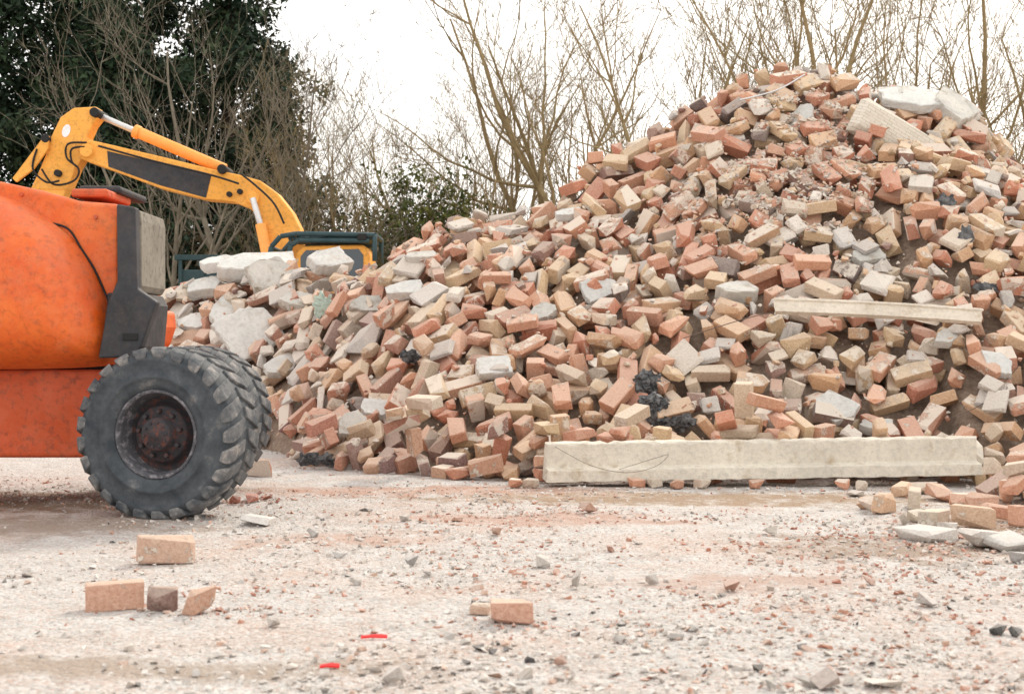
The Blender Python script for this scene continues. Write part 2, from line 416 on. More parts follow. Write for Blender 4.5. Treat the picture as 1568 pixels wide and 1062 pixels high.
def stone_at(px,pyb,s,col,tpl=None,a=0.2):
    D=F/(pyb-531);x=(px-784)/F*D;tpl=tpl or random.choice(stones)
    R=rotm(0,0,random.uniform(0,6.28),random.uniform(0,.25),0)
    z=rest(x,D,R,np.abs(tpl[0]).max(0)*s*.9,85)
    if z is not None: SB.add(tpl,R,np.array([x,D,z]),s,flat_cols(tpl,col,a))
for px,py,s,c in [(1235,1050,.06,(.55,.53,.49)),(1180,1058,.045,(.45,.44,.42)),(1350,1056,.07,(.66,.63,.58)),(1160,1030,.03,(.03,.03,.03)),(1530,972,.05,(.03,.035,.04)),(1555,975,.03,(.05,.055,.06)),
    (1300,1052,.04,(.5,.48,.45)),(1265,1058,.05,(.4,.33,.3)),(600,1046,.04,(.6,.57,.54)),(886,900,.06,(.55,.53,.5)),(395,800,.10,(.74,.73,.71)),(1410,825,.15,(.68,.66,.63)),(1505,838,.12,(.66,.64,.61)),
    (1545,845,.1,(.6,.6,.58)),(1560,862,.08,(.5,.5,.5)),(1380,800,.07,(.6,.56,.5)),(1330,782,.08,(.6,.5,.42)),(1450,812,.07,(.62,.6,.57)),(1310,760,.07,(.55,.5,.45)),(1400,795,.08,(.66,.6,.5)),(1470,795,.07,(.6,.35,.28)),
    (480,820,.06,(.45,.45,.44)),(520,850,.05,(.42,.42,.41)),(545,893,.04,(.6,.58,.55)),(40,880,.04,(.45,.42,.4)),(630,862,.045,(.4,.4,.4)),(1035,982,.035,(.5,.48,.46)),(715,985,.03,(.55,.53,.5)),(690,975,.03,(.55,.53,.5)),(935,845,.05,(.5,.3,.24)),(660,880,.05,(.46,.45,.44)),
    (300,1035,.03,(.5,.48,.46)),(100,975,.03,(.5,.46,.44)),(950,985,.04,(.5,.48,.46)),(1060,970,.03,(.5,.5,.48)),(385,768,.06,(.45,.15,.1)),(410,764,.045,(.45,.16,.11)),(360,770,.045,(.42,.15,.1)),(395,755,.045,(.42,.15,.1)),(425,770,.03,(.42,.15,.1)),
    (830,870,.05,(.62,.60,.57)),(1120,905,.045,(.5,.3,.24)),(1000,900,.04,(.62,.6,.57)),(760,820,.05,(.52,.34,.27)),(1180,820,.05,(.6,.57,.52)),(900,790,.06,(.55,.36,.28)),(620,800,.05,(.6,.57,.53)),(200,1000,.035,(.6,.55,.5)),(420,960,.035,(.58,.55,.52)),(860,1020,.03,(.6,.4,.33)),(1420,930,.05,(.55,.52,.5)),(1330,900,.05,(.5,.32,.26)),(560,780,.05,(.3,.3,.3)),(700,800,.04,(.5,.3,.22))]:
    stone_at(px,py,s,c,random.choice(slabs) if s>.09 else None)
rub=PB.make('brick_rubble_pile',M_rub)

# core of the heap
cv=base[::2,::2]-0.015;cv=np.where((T_-G)[::2,::2]>0.02,np.maximum(cv,-0.2),-0.3)
CX,CY=np.meshgrid(gx[::2],gy[::2],indexing='ij')
V=np.stack([CX,CY,cv],-1).reshape(-1,3);n1,n2=CX.shape
i=np.arange(n1-1)[:,None]*n2;j=np.arange(n2-1)[None,:]
Q=np.stack([i+j,i+n2+j,i+n2+j+1,i+j+1],-1).reshape(-1,4)
keep=cv.reshape(-1)[Q].max(1)>-0.25;Q=Q[keep]
m,nt,b=newmat('rubble_fines',0.95,0.1)
nt.links.new(ramp(nt,noise(nt,22,6,0.7),[(0.35,(0.24,0.17,0.13)),(0.6,(0.40,0.31,0.24)),(0.75,(0.52,0.45,0.38))]),b.inputs['Base Color'])
bump(nt,b,noise(nt,70,5,.7),0.9,0.03)
mesh_from('rubble_fines',V,Q,m,None,None,True,4)

# small chips on the pile
CB=Batch()
cells=np.argwhere((T_-G>0.05)&(GY<16.2))
pp=rng.choice(len(cells),4500,replace=False)
fx,fy,_=surf(1190,300);fx2,fy2,_=surf(1230,180)
def chip(x,y,s):
    i,j=ncell(x,y)
    t=random.choice(pebbles);R=rotm(Tx[i,j],Ty[i,j],random.uniform(0,6.28),random.uniform(0,.8),0)
    c=random.choice([(0.68,0.60,0.50),(0.60,0.32,0.22),(0.66,0.46,0.32),(0.70,0.64,0.55),(0.52,0.48,0.44)])
    CB.add(t,R,np.array([x,y,H[i,j]+s*0.2]),s,flat_cols(t,c,0.3))
for k in pp:
    i,j=cells[k];chip(gx[i],gy[j],0.010+0.028*random.random()**2.2)
for cxx,cyy,rr,nn in [(fx,fy,.8,2300),(fx2,fy2,.55,700)]:
    for _ in range(nn): chip(cxx+random.gauss(0,rr*.6),cyy+random.gauss(0,rr*.45),0.012+0.035*random.random()**2)
CB.make('rubble_chips',M_chip)

# gravel on the ground
def gravel(x,y,s,c):
    if x<X0+.1 or x>X1-.1 or y<3.65: return
    i,j=ncell(x,y)
    if T_[i,j]-G[i,j]>0.15: return
    t=random.choice(pebbles);R=rotm(0,0,random.uniform(0,6.28),random.uniform(0,.4),0)
    SB.add(t,R,np.array([x,y,G[i,j]+s*0.2]),s,flat_cols(t,c,0.25))
for _ in range(46000):
    y=3.7+ (12.0-3.7)*random.random()**1.35
    x=random.uniform(-0.42,0.42)*y
    dens=0.38+1.5*float(fbm(x*1.1,y*1.1,77,3))+(0.4 if (x>1.0 and y<7.5) else 0)+(0.2 if y<5 else 0)
    if random.random()>dens: continue
    s=0.004+0.019*random.random()**4.5*(1.5 if random.random()<.10 else 1)
    pinky=float(fbm(x*.8,y*.8,99,2))
    r=random.random()-pinky*.6
    c=(0.58,0.29,0.20) if r<0.13 else (0.66,0.46,0.36) if r<.25 else (0.70,0.66,0.61) if r<.55 else (0.54,0.51,0.48) if r<.75 else (0.79,0.77,0.74) if r<1.1 else (0.12,0.12,0.12)
    if random.random()<.02:c=(0.07,0.07,0.08)
    gravel(x,y,s,c)
for px,py,sx,sy,n,sm in [(390,765,.12,.10,260,.022),(1000,790,.8,.25,500,.018),(850,840,.6,.3,450,.018),(1400,830,.45,.35,900,.022),(1480,900,.35,.5,700,.02),(1250,850,.4,.4,500,.018),(560,760,.6,.25,260,.016),(430,900,.4,.15,200,.018),(350,935,.25,.08,160,.02),(800,960,.3,.1,160,.016),(1100,930,.5,.3,400,.017),(50,760,.5,.3,300,.02)]:
    D=F/(py-531);cx=(px-784)/F*D
    for _ in range(n):
        c=random.choice([(0.52,0.20,0.13),(0.60,0.32,0.23),(0.64,0.44,0.35),(0.66,0.61,0.56),(0.47,0.45,0.43)])
        gravel(random.gauss(cx,sx),random.gauss(D,sy),.004+sm*random.random()**2.5,c)
SB.make('gravel',M_chip)

# ground sheet
def axis(a,b_,step,far):
    core_=list(np.arange(a,b_,step));l=[];s=step;v=a
    while v>-far: s*=1.35;v-=s;l.append(v)
    r=[];s=step;v=core_[-1]
    while v<far: s*=1.35;v+=s;r.append(v)
    return np.array(l[::-1]+core_+r)
ax_=axis(-6,7,0.045,500);ay_=axis(2.5,13,0.045,600)
AX,AY=np.meshgrid(ax_,ay_,indexing='ij');AZ=ground_h(AX,AY)+0.006*fbm(AX*9,AY*9,8,2)
n1,n2=AX.shape;i=np.arange(n1-1)[:,None]*n2;j=np.arange(n2-1)[None,:]
Q=np.stack([i+j,i+n2+j,i+n2+j+1,i+j+1],-1).reshape(-1,4)
m,nt,b=newmat('crushed_rubble_ground',0.95,0.15)
nA=noise(nt,0.8,6,0.65);nB=noise(nt,5,7,0.7);nC=noise(nt,45,5,0.75);nE=noise(nt,1.7,5,.6)
tc=nt.nodes['TC']
vor=nt.nodes.new('ShaderNodeTexVoronoi');vor.inputs['Scale'].default_value=75;nt.links.new(tc.outputs['Object'],vor.inputs['Vector'])
vor2=nt.nodes.new('ShaderNodeTexVoronoi');vor2.inputs['Scale'].default_value=32;nt.links.new(tc.outputs['Object'],vor2.inputs['Vector'])
col=ramp(nt,nB,[(0.3,(0.50,0.465,0.43)),(0.5,(0.66,0.625,0.59)),(0.68,(0.77,0.745,0.715))])
col=mix(nt,ramp(nt,nA,[(0.47,0.0),(0.61,0.6)]),col,(0.66,0.49,0.40))
col=mix(nt,ramp(nt,nE,[(0.57,0.0),(0.70,0.5)]),col,(0.46,0.41,0.37))
sp=nt.nodes.new('ShaderNodeSeparateColor');nt.links.new(vor.outputs['Color'],sp.inputs[0])
col=mix(nt,ramp(nt,sp.outputs[0],[(0.78,0.0),(0.82,0.45)]),col,(0.58,0.36,0.28))
col=mix(nt,ramp(nt,sp.outputs[1],[(0.70,0.0),(0.74,0.6)]),col,(0.80,0.78,0.75))
col=mix(nt,ramp(nt,sp.outputs[2],[(0.85,0.0),(0.89,0.45)]),col,(0.30,0.29,0.28))
col=mix(nt,ramp(nt,nC,[(0.52,0.0),(0.72,0.42)]),col,(0.40,0.36,0.33))
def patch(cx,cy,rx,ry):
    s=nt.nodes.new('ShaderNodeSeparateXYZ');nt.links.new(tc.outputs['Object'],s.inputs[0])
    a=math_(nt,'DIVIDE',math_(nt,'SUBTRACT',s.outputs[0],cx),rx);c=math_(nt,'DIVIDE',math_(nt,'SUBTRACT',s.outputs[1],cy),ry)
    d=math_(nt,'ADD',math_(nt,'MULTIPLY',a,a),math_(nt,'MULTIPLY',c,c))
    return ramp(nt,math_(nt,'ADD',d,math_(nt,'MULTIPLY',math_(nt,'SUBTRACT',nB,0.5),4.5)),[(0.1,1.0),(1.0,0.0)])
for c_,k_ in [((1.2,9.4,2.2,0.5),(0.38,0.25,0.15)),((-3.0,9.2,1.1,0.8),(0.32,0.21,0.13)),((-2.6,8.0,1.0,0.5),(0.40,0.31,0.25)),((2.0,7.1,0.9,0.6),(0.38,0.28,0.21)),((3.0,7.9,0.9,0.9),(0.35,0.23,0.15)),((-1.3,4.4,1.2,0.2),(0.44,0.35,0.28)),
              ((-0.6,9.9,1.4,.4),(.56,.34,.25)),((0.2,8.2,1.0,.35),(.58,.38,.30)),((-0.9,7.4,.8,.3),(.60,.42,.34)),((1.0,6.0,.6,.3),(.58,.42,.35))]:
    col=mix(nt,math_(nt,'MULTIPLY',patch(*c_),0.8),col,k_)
nt.links.new(col,b.inputs['Base Color'])
hsum=math_(nt,'ADD',nC,math_(nt,'ADD',math_(nt,'MULTIPLY',vor2.outputs['Distance'],-0.8),math_(nt,'MULTIPLY',vor.outputs['Distance'],-0.5)))
bump(nt,b,hsum,0.9,0.025)
mesh_from('ground',np.stack([AX,AY,AZ],-1).reshape(-1,3),Q,m,None,None,True,4)

# ---------------------------------------------------------------- large pieces on the heap
def frame(normal,spin):
    n=Vector(normal).normalized();return np.array(n.to_track_quat('Z','Y').to_matrix()@Matrix.Rotation(spin,3,'Z'))
def rough_slab(name,c,half,R,mat,seed=0,edge=0.12):
    random.seed(seed);hx,hy,hz=half;K=random.choice([6,7,8]);pts=[];cor=[]
    for k in range(K):
        a=2*math.pi*(k+random.uniform(-.25,.25))/K;ca,sa=math.cos(a),math.sin(a)
        e=1/max(abs(ca),abs(sa))**0.9;r=e*random.uniform(1-edge*2,1.0);cor.append((ca*r*hx,sa*r*hy))
    for a,b2 in zip(cor,cor[1:]+cor[:1]):
        for q in range(5):
            t=q/5;pts.append((a[0]*(1-t)+b2[0]*t+random.uniform(-.035,.035)*hx,a[1]*(1-t)+b2[1]*t+random.uniform(-.035,.035)*hy))
    K=len(pts);bm=bmesh.new();rings=[]
    for z,s in((-hz,0.93),(-hz*.5,.99),(0,1.0),(hz*.85,1.0),(hz,0.97)):
        rings.append([bm.verts.new((x*s*random.uniform(.97,1.015),y*s*random.uniform(.97,1.015),z+random.uniform(-.1,.06)*hz)) for x,y in pts])
    for a,b2 in zip(rings,rings[1:]):
        for k in range(K): bm.faces.new((a[k],a[(k+1)%K],b2[(k+1)%K],b2[k]))
    bm.faces.new(rings[0][::-1]);bm.faces.new(rings[-1])
    M=Matrix(R.tolist()).to_4x4();M.translation=Vector(c)
    bmesh.ops.transform(bm,matrix=M,verts=bm.verts)
    return bm_obj(name,bm,mat)
S=[(392,408,.50,.26,.09,(0.1,-.5,1),.1),(415,432,.28,.24,.12,(.2,-1,.5),.2),(382,515,.36,.32,.06,(.25,-1,.55),.5),(335,402,.26,.15,.06,(-.2,-.4,1),.3),
(458,468,.22,.14,.06,(.1,-.8,1),-.3),(622,444,.20,.12,.05,(-.2,-.8,1),.2),(915,450,.21,.15,.04,(.1,-.9,.8),.5),(830,488,.15,.10,.05,(-.1,-.9,.9),.7),
(755,562,.17,.12,.04,(.1,-.8,.9),.1),(575,628,.16,.10,.05,(0,-.9,.8),-.1),(540,650,.15,.13,.04,(.3,-1,.6),.2),(1280,626,.19,.14,.045,(-.3,-1,.7),-.6),(1185,648,.15,.09,.05,(0,-.8,.9),-.3),
(1345,658,.15,.07,.04,(0,-.7,1),0),(1530,560,.18,.10,.04,(-.2,-1,.9),-.9),(1450,520,.14,.08,.04,(0,-.8,.9),.7),(1330,402,.18,.10,.04,(.1,-.8,1),.2),(1228,180,.20,.12,.04,(-.6,-.8,.6),1.1),
(315,440,.24,.14,.07,(-.3,-.7,.8),.2),(1130,455,.20,.10,.08,(0,-.8,1),-.05),(505,400,.24,.16,.07,(.3,-.7,.8),.4),(345,475,.26,.17,.06,(.2,-.8,.8),.9),(645,395,.16,.09,.05,(0,-.5,1),.2),(870,335,.16,.10,.04,(0,-.5,1),.3),
(430,560,.20,.13,.05,(.2,-.8,.8),.3),(560,470,.18,.12,.05,(.2,-.8,.8),.1),(300,500,.2,.14,.05,(0,-.8,.8),.6)]
for k,(px,py,hx,hy,hz,nn,sp_) in enumerate(S):
    x,y,z=surf(px,py)
    rough_slab('concrete_slab',(x,y+0.03,z-0.01),(hx,hy,hz),frame(nn,sp_),M_conc if k%3==1 else M_conc2,k+40)
x,z=XZ(1400,152,15.0);rough_slab('concrete_slab',(x,15.0,z),(.42,.36,.055),frame((.10,-.55,1),-.05),M_conc2,93,.16)
x,z=XZ(1462,170,14.8);rough_slab('concrete_slab',(x,14.9,z),(.28,.3,.10),frame((.4,-.8,.9),.5),M_conc,95,.18)
x,z=XZ(1360,146,15.1);rough_slab('concrete_slab',(x,15.1,z),(.2,.2,.05),frame((-.2,-.5,1),.9),M_conc,97,.18)
wf=empty('blockwork_wall_fragment');x,y,z=surf(1368,215)
m,nt,b=newmat('blockwork_face',0.9,0.2)
br=nt.nodes.new('ShaderNodeTexBrick');tc=nt.nodes.new('ShaderNodeTexCoord');tc.name='TC';nt.links.new(tc.outputs['Object'],br.inputs['Vector'])
br.inputs['Scale'].default_value=1.0;br.inputs['Brick Width'].default_value=0.085;br.inputs['Row Height'].default_value=0.035;br.inputs['Mortar Size'].default_value=0.0022
br.inputs['Color1'].default_value=(0.68,0.63,0.54,1);br.inputs['Color2'].default_value=(0.60,0.55,0.46,1);br.inputs['Mortar'].default_value=(0.38,0.32,0.26,1)
nt.links.new(mix(nt,ramp(nt,noise(nt,9,6,.7),[(.44,0.0),(.62,.75)]),br.outputs['Color'],(0.64,.58,.49)),b.inputs['Base Color']);bump(nt,b,noise(nt,40,5),.5,.01)
random.seed(12);bm=bmesh.new()
for p in box_pts(.46,.20,.055,.05,.2,.6): bm.verts.new(p)
bmesh.ops.convex_hull(bm,input=bm.verts)
ob=bm_obj('wall_panel',bm,m,wf);wf.location=(x,y-.02,z+.02)
xa=Vector((0.85,0.1,-0.5)).normalized();nv=Vector((0.15,-1.0,.25));nv=(nv-nv.dot(xa)*xa).normalized();yv=nv.cross(xa)
ob.rotation_euler=Matrix((xa,yv,nv)).transposed().to_euler()

# concrete beam
beam=empty('concrete_beam');xa0=(832-784)/F*10.15;xb0=(1495-784)/F*10.35
Lb=math.hypot(xb0-xa0,0.2)
prof=[(-.17,0),(.10,0),(.10,.27),(-.08,.275),(-.10,.265),(-.105,.10),(-.165,.085)]
bm=bmesh.new();rings=[];ns=60;random.seed(4)
for k in range(ns+1):
    xx=k/ns*Lb;rr=[]
    for q_,(d,h) in enumerate(prof):
        jx=0
        if k in(0,ns): jx=(1 if k==0 else -1)*random.uniform(0,.03)
        rr.append(bm.verts.new((xx+jx,d+random.uniform(-.004,.004),h+random.uniform(-.005,.005)-(random.random()<.10)*0.018*(h>.2))))
    rings.append(rr)
for a,b2 in zip(rings,rings[1:]):
    for k in range(7): bm.faces.new((a[k],a[(k+1)%7],b2[(k+1)%7],b2[k]))
bm.faces.new(rings[0]);bm.faces.new(rings[-1][::-1])
bm_obj('beam_body',bm,M_beam,beam,False,0.006,2)
bm=bmesh.new()
for p in box_pts(.10,.10,.10,.1,.15,.5): bm.verts.new(p+np.array([Lb-.06,.0,.17]))
bmesh.ops.convex_hull(bm,input=bm.verts);bm_obj('broken_end',bm,M_beam,beam)
beam.location=(xa0,10.18,0.045);beam.rotation_euler=(0,math.radians(-0.6),math.atan2(.2,xb0-xa0))
PB=Batch()
for k in range(60):
    px=random.uniform(800,1510);x=(px-784)/F*10.5;y=random.uniform(10.42,10.66);i,j=ncell(x,y)
    if H[i,j]>.20: continue
    drop_brick(x,y,abs(random.gauss(0,.3)),q=80,scale=1.25)
for px,py in [(1000,748),(1035,752),(1075,757),(1160,750),(975,745),(1320,752),(812,742),(1290,752),(790,735)]:
    D=10.02;drop_brick((px-784)/F*D,D,.1,tpl=random.choice(halves),face=0,scale=.85,pl=red)
PB.make('loose_bricks',M_rub)

# timber board
x1,y1,z1=surf(1188,470);x2,y2,z2=surf(1500,490)
ya=min(y1,y2)-.12;p=Vector((XZ(1186,468,ya)[0],ya,XZ(1186,468,ya)[1]));q=Vector((XZ(1503,485,ya-.1)[0],ya-.1,XZ(1503,485,ya-.1)[1]));d=(q-p)
tb=empty('timber_board');dn=d.normalized();nv=Vector((0,-.85,.6));nv=(nv-nv.dot(dn)*dn).normalized();yv=nv.cross(dn)
prof=[(-.07,-.02),(.07,-.02),(.07,.02),(.05,.022),(.042,.008),(-.022,.008),(-.03,.024),(-.07,.022)]
bm=bmesh.new();rings=[]
for k in range(31):
    t=k/30;sag=0.02*math.sin(t*3)
    rings.append([bm.verts.new(p+dn*(t*d.length+(random.uniform(-.02,.02) if k in(0,30) else 0))+yv*(a+random.uniform(-.002,.002))+nv*(c+sag)) for a,c in prof])
for a,b2 in zip(rings,rings[1:]):
    for k in range(8): bm.faces.new((a[k],a[(k+1)%8],b2[(k+1)%8],b2[k]))
bm.faces.new(rings[0]);bm.faces.new(rings[-1][::-1]);bm_obj('board',bm,M_wood,tb)

def crumple(name,px,py,r,mat,seed,flat=0.6,tall=1.0):
    x,y,z=surf(px,py);bm=bmesh.new();n=26;grid=[]
    for a in range(n):
        row=[]
        for b2 in range(n):
            u0=(a/(n-1)-.5)*2;v0=(b2/(n-1)-.5)*2
            u=u0*math.sqrt(1-v0*v0/2);v=v0*math.sqrt(1-u0*u0/2)   # rounded, torn outline
            k=Vector((u*1.7+seed,v*1.7,seed*.3))
            rr=1-.55*abs(mn.noise(Vector((math.cos(math.atan2(v,u+1e-4))*1.6,math.sin(math.atan2(v,u+1e-4))*1.6,seed))))
            hgt=.6*(1-u*u-v*v*.8)+.45*abs(mn.noise(k*1.3))+.3*abs(mn.noise(k*3))
            row.append(bm.verts.new((x+u*r*rr+.22*r*mn.noise(k*2),y-.02-hgt*r*flat*.8,z+v*r*tall*rr+.25*r*mn.noise(k*2+Vector((5,5,5))))))
        grid.append(row)
    for a in range(n-1):
        for b2 in range(n-1): bm.faces.new((grid[a][b2],grid[a+1][b2],grid[a+1][b2+1],grid[a][b2+1]))
    return bm_obj(name,bm,mat,None,False)
for k,(px,py,r,fl,ta) in enumerate([(990,598,.13,.8,1.0),(1000,635,.15,.8,1.0),(1035,655,.18,.6,.35),(628,553,.10,.6,.7),(1447,312,.10,.5,1.1),(1477,365,.08,.5,1.5),(1508,442,.12,.5,.5)]):
    crumple('black_plastic_sheet',px,py,r,M_plas,k*3.7+1,fl,ta)
crumple('black_plastic_sheet',485,712,.2,M_plas,77,.5,.25)
crumple('polythene_sheet',495,475,.12,M_poly,55,.5,1.3)
x,y,z=surf(1045,530);x2,y2,z2=surf(1150,505);x3,y3,z3=surf(1250,478)
wire('steel_rebar',[(x,y-.05,z+.05),(x2,y2-.08,z2+.09),(x3,y3-.05,z3+.05)],.004,M_wire)
xA=(850-784)/F*10;wire('steel_wire',[(xA,9.98,.30),(xA+.25,9.97,.17),(xA+.5,9.98,.12),(xA+.7,9.99,.16),(xA+.8,10.02,.24),(xA+.72,10.04,.22),(xA+.45,10.0,.14)],.0018,M_wire)
x,y,z=surf(1130,166);wire('steel_rebar',[(x,y-.1,z+.05),(x+.4,y,z+.17),(x+.72,y+.15,z+.36)],.009,M_steel)
x,y,z=surf(1450,660);wire('steel_wire',[(x,y-.1,z+.1),(x+.25,y-.12,z+.22),(x+.6,y+.1,z+.5)],.003,M_wire)
for px,py,w in [(573,978,.045),(505,1028,.03)]:
    D=F/(py-531);x=(px-784)/F*D;i,j=ncell(x,D)
    bm=bmesh.new();vs=[]
    for a,b2,c in [(-w,-.008,0),(-w*.3,-.01,.004),(w,-.006,.001),(w,.006,.006),(w*.2,.009,.008),(-w,.007,.003)]: vs.append(bm.verts.new((x+a,D+b2,G[i,j]+.010+c)))
    f=bm.faces.new(vs);r=bmesh.ops.extrude_face_region(bm,geom=[f])
    for v in r['geom']:
        if isinstance(v,bmesh.types.BMVert):v.co.z-=.006
    bm_obj('red_plastic_scrap',bm,M_red)

# ---------------------------------------------------------------- orange boom lift (left)
veh=empty('orange_boom_lift')
def lathe(name,prof,mat,parent,n=64,smooth=True):
    V=[];Q=[];k=len(prof)
    for i in range(n):
        a=2*math.pi*i/n
        for r,y in prof: V.append((r*math.cos(a),y,r*math.sin(a)))
    for i in range(n):
        i2=(i+1)%n
        for j in range(k-1): Q.append((i*k+j,i*k+j+1,i2*k+j+1,i2*k+j))
    return mesh_from(name,V,Q,mat,None,parent,smooth,4)
def wheel(name,loc,yaw,parent,sc_=1.0):
    w=bpy.data.objects.new(name,None);link(w,parent)
    tp=[(.245,-.10),(.25,-.135),(.262,-.160),(.29,-.176),(.315,-.180),(.322,-.188),(.335,-.190),(.342,-.183),(.38,-.184),(.415,-.181),(.425,-.187),(.438,-.183),(.462,-.168),(.478,-.14),(.484,-.06),(.486,0),
        (.484,.06),(.478,.14),(.462,.168),(.42,.18),(.33,.18),(.27,.16),(.25,.135),(.245,.10)]
    lathe('tyre',tp,M_tyre,w,96)
    o=0;nl=25;VV=[];TT=[]
    for side in(-1,1):
        for k in range(nl):
            a0=2*math.pi*(k+(0.5 if side>0 else 0))/nl;dw=2*math.pi/nl*.36;P=[]
            for (r,y,da,ww) in [(.430,.183,-.02,.7),(.445,.190,-.02,.8),(.475,.188,0,.95),(.493,.172,.01,1.0),(.501,.12,.05,1.0),(.501,.02,.13,.8),(.46,.02,.13,.8),(.45,.17,0,.9)]:
                for s in(-1,1):
                    a=a0+(da+s*dw*ww);P.append((r*math.cos(a),y*side,r*math.sin(a)))
            V,T,_=hull_template(np.array(P));VV.append(V);TT.append(T+o);o+=len(V)
    t=mesh_from('tread_lugs',np.concatenate(VV),np.concatenate(TT),M_tread,None,w)
    md=t.modifiers.new('b','BEVEL');md.width=.007;md.segments=2;md.limit_method='ANGLE'
    lathe('rim',[(.252,-.125),(.258,-.15),(.25,-.16),(.238,-.155),(.232,-.12),(.222,-.07),(.215,-.03)],M_rimd,w,64)
    lathe('rim_disc',[(.217,-.03),(.20,-.03),(.175,-.04),(.165,-.075),(.155,-.09),(.11,-.095),(.10,-.11),(.092,-.15),(.085,-.158),(.03,-.160),(.025,-.17),(0.001,-.172)],M_rim,w,64)
    lathe('rim_back',[(.25,.12),(.20,.10),(.1,.1),(.001,.1)],M_rim,w,32)
    for k in range(9):
        a=2*math.pi*k/9+.2;cyl('wheel_nut',(.13*math.cos(a),-.088,.13*math.sin(a)),(.13*math.cos(a),-.125,.13*math.sin(a)),.014,M_rim,w,6)
    for k in range(10):
        a=2*math.pi*k/10+.1;cyl('hub_bolt',(.07*math.cos(a),-.155,.07*math.sin(a)),(.07*math.cos(a),-.166,.07*math.sin(a)),.008,M_rim,w,6)
    w.location=loc;w.rotation_euler=(0,0,yaw);w.scale=(sc_,)*3
    return w
yaw=math.radians(-14)
wheel('front_wheel',(-2.035,8.42,.492),yaw,veh,1.02)
wheel('far_front_wheel',(-2.24,10.1,.50),yaw,veh,1.02)
wheel('rear_wheel',(-4.75,8.6,.50),0,veh,1.02)
wheel('far_rear_wheel',(-4.75,10.4,.50),math.pi,veh,1.02)
cyl('front_axle',(-2.03,8.6,.49),(-2.2,10.0,.49),.09,M_dark,veh)
cyl('rear_axle',(-4.75,8.7,.49),(-4.75,10.3,.49),.09,M_dark,veh)
def pimg(pts,D): return [XZ(a,b2,D) for a,b2 in pts]
box('chassis',(-5.2,8.85,.31),(-2.45,9.95,.86),M_or2,veh,.03,3)
box('chassis_nose',(-2.45,9.0,.38),(-2.05,9.9,.78),M_or2,veh,.03,3)
box('chassis_gap_shade',(-5.1,8.9,.86),(-2.5,9.9,.93),M_dark,veh,.005)  # dark box stands in for the shadow between chassis and hood
cyl('turntable_bearing',(-3.6,9.4,.85),(-3.6,9.4,.95),.5,M_dark,veh,40)
def chaikin(P,n):
    for _ in range(n):
        Q=[]
        for a,b2 in zip(P,P[1:]+P[:1]):
            Q.append((a[0]*.75+b2[0]*.25,a[1]*.75+b2[1]*.25));Q.append((a[0]*.25+b2[0]*.75,a[1]*.25+b2[1]*.75))
        P=Q
    return P
def pillow(name,poly,yf,yb,mat,parent,xm0,xm1,zm):
    P=np.array(poly);c=np.stack([np.clip(P[:,0],xm0,xm1),np.full(len(P),zm)],-1)
    bm=bmesh.new();rings=[[bm.verts.new((a,yb,b2)) for a,b2 in P]]
    for k in range(17):
        f=(k/16)**1.35*.96
        dy=.42*(1-math.sqrt(max(0,1-(1-f)**3.2)))
        q=P+(c-P)*f;rings.append([bm.verts.new((a,yf+dy,b2)) for a,b2 in q])
    n=len(P)
    for a,b2 in zip(rings,rings[1:]):
        for k in range(n): bm.faces.new((a[k],a[(k+1)%n],b2[(k+1)%n],b2[k]))
    bm.faces.new(rings[0][::-1]);bm.faces.new(rings[-1])
    return bm_obj(name,bm,mat,parent,True)
hood=pimg([(150,566),(166,545),(168,500),(158,455),(135,400),(100,352),(55,322),(0,290),(-90,268),(-300,262),(-520,275),(-590,330),(-600,420),(-590,520),(-540,566),(-200,566)],8.55)
pillow('engine_hood',chaikin(hood,3),8.36,9.8,M_or,veh,-5.2,-2.95,1.30)
up=pimg([(-500,255),(-100,258),(0,277),(60,290),(118,306),(179,311),(179,428),(172,470),(150,500),(60,520),(-500,520)],8.62)
prism('upper_panel',up,8.66,9.75,M_or,veh,.03,4)
s=[XZ(a,b2,8.62) for a,b2 in [(72,340),(102,350),(122,380),(144,415),(166,466)]]
wire('panel_seam',[(a,8.652,b2) for a,b2 in s],.007,M_dark,veh)
for a,b2 in [(142,331),(28,296)]:
    x,z=XZ(a,b2,8.6);cyl('panel_fastener',(x,8.67,z),(x,8.645,z),.014,M_or2,veh,12)
box('top_hatch',(XZ(112,300,8.8)[0],8.75,XZ(112,303,8.8)[1]),(XZ(168,300,8.8)[0],9.3,XZ(168,290,8.8)[1]),M_or2,veh,.015)
box('top_grille',(XZ(130,300,9.1)[0],8.95,XZ(130,300,9.1)[1]),(XZ(195,300,9.1)[0],9.6,XZ(195,288,9.1)[1]),M_blk,veh,.02)
bside=pimg([(178,312),(207,317),(210,442),(240,462),(216,530),(205,547),(150,548),(158,505),(163,468),(179,430)],8.5)
prism('bumper_side',bside,8.50,8.60,M_blk,veh,.012,3)
xe=XZ(207,0,8.5)[0]
endp=[(xe,XZ(0,319,8.5)[1]),(xe+.012,XZ(0,335,8.5)[1]),(xe+.012,XZ(0,436,8.5)[1]),(xe-.01,XZ(0,446,8.5)[1]),(xe-.10,XZ(0,446,8.5)[1]),(xe-.10,XZ(0,319,8.5)[1])]
prism('bumper_end',endp,8.604,9.2,M_grime,veh,.012,3)
lowp=[(xe-.004,XZ(0,447,8.5)[1]),(xe+.03,XZ(0,462,8.5)[1]-.01),(XZ(214,0,8.5)[0]-.02,XZ(0,530,8.5)[1]),(XZ(204,0,8.5)[0],XZ(0,545,8.5)[1]),(xe-.2,XZ(0,545,8.5)[1]),(xe-.2,XZ(0,447,8.5)[1])]
prism('bumper_lower',lowp,8.604,9.2,M_blk,veh,.012,3)
box('bumper_slot',(XZ(188,0,8.5)[0],8.492,XZ(0,521,8.5)[1]),(XZ(211,0,8.5)[0],8.51,XZ(0,510,8.5)[1]),M_dark,veh,.003)
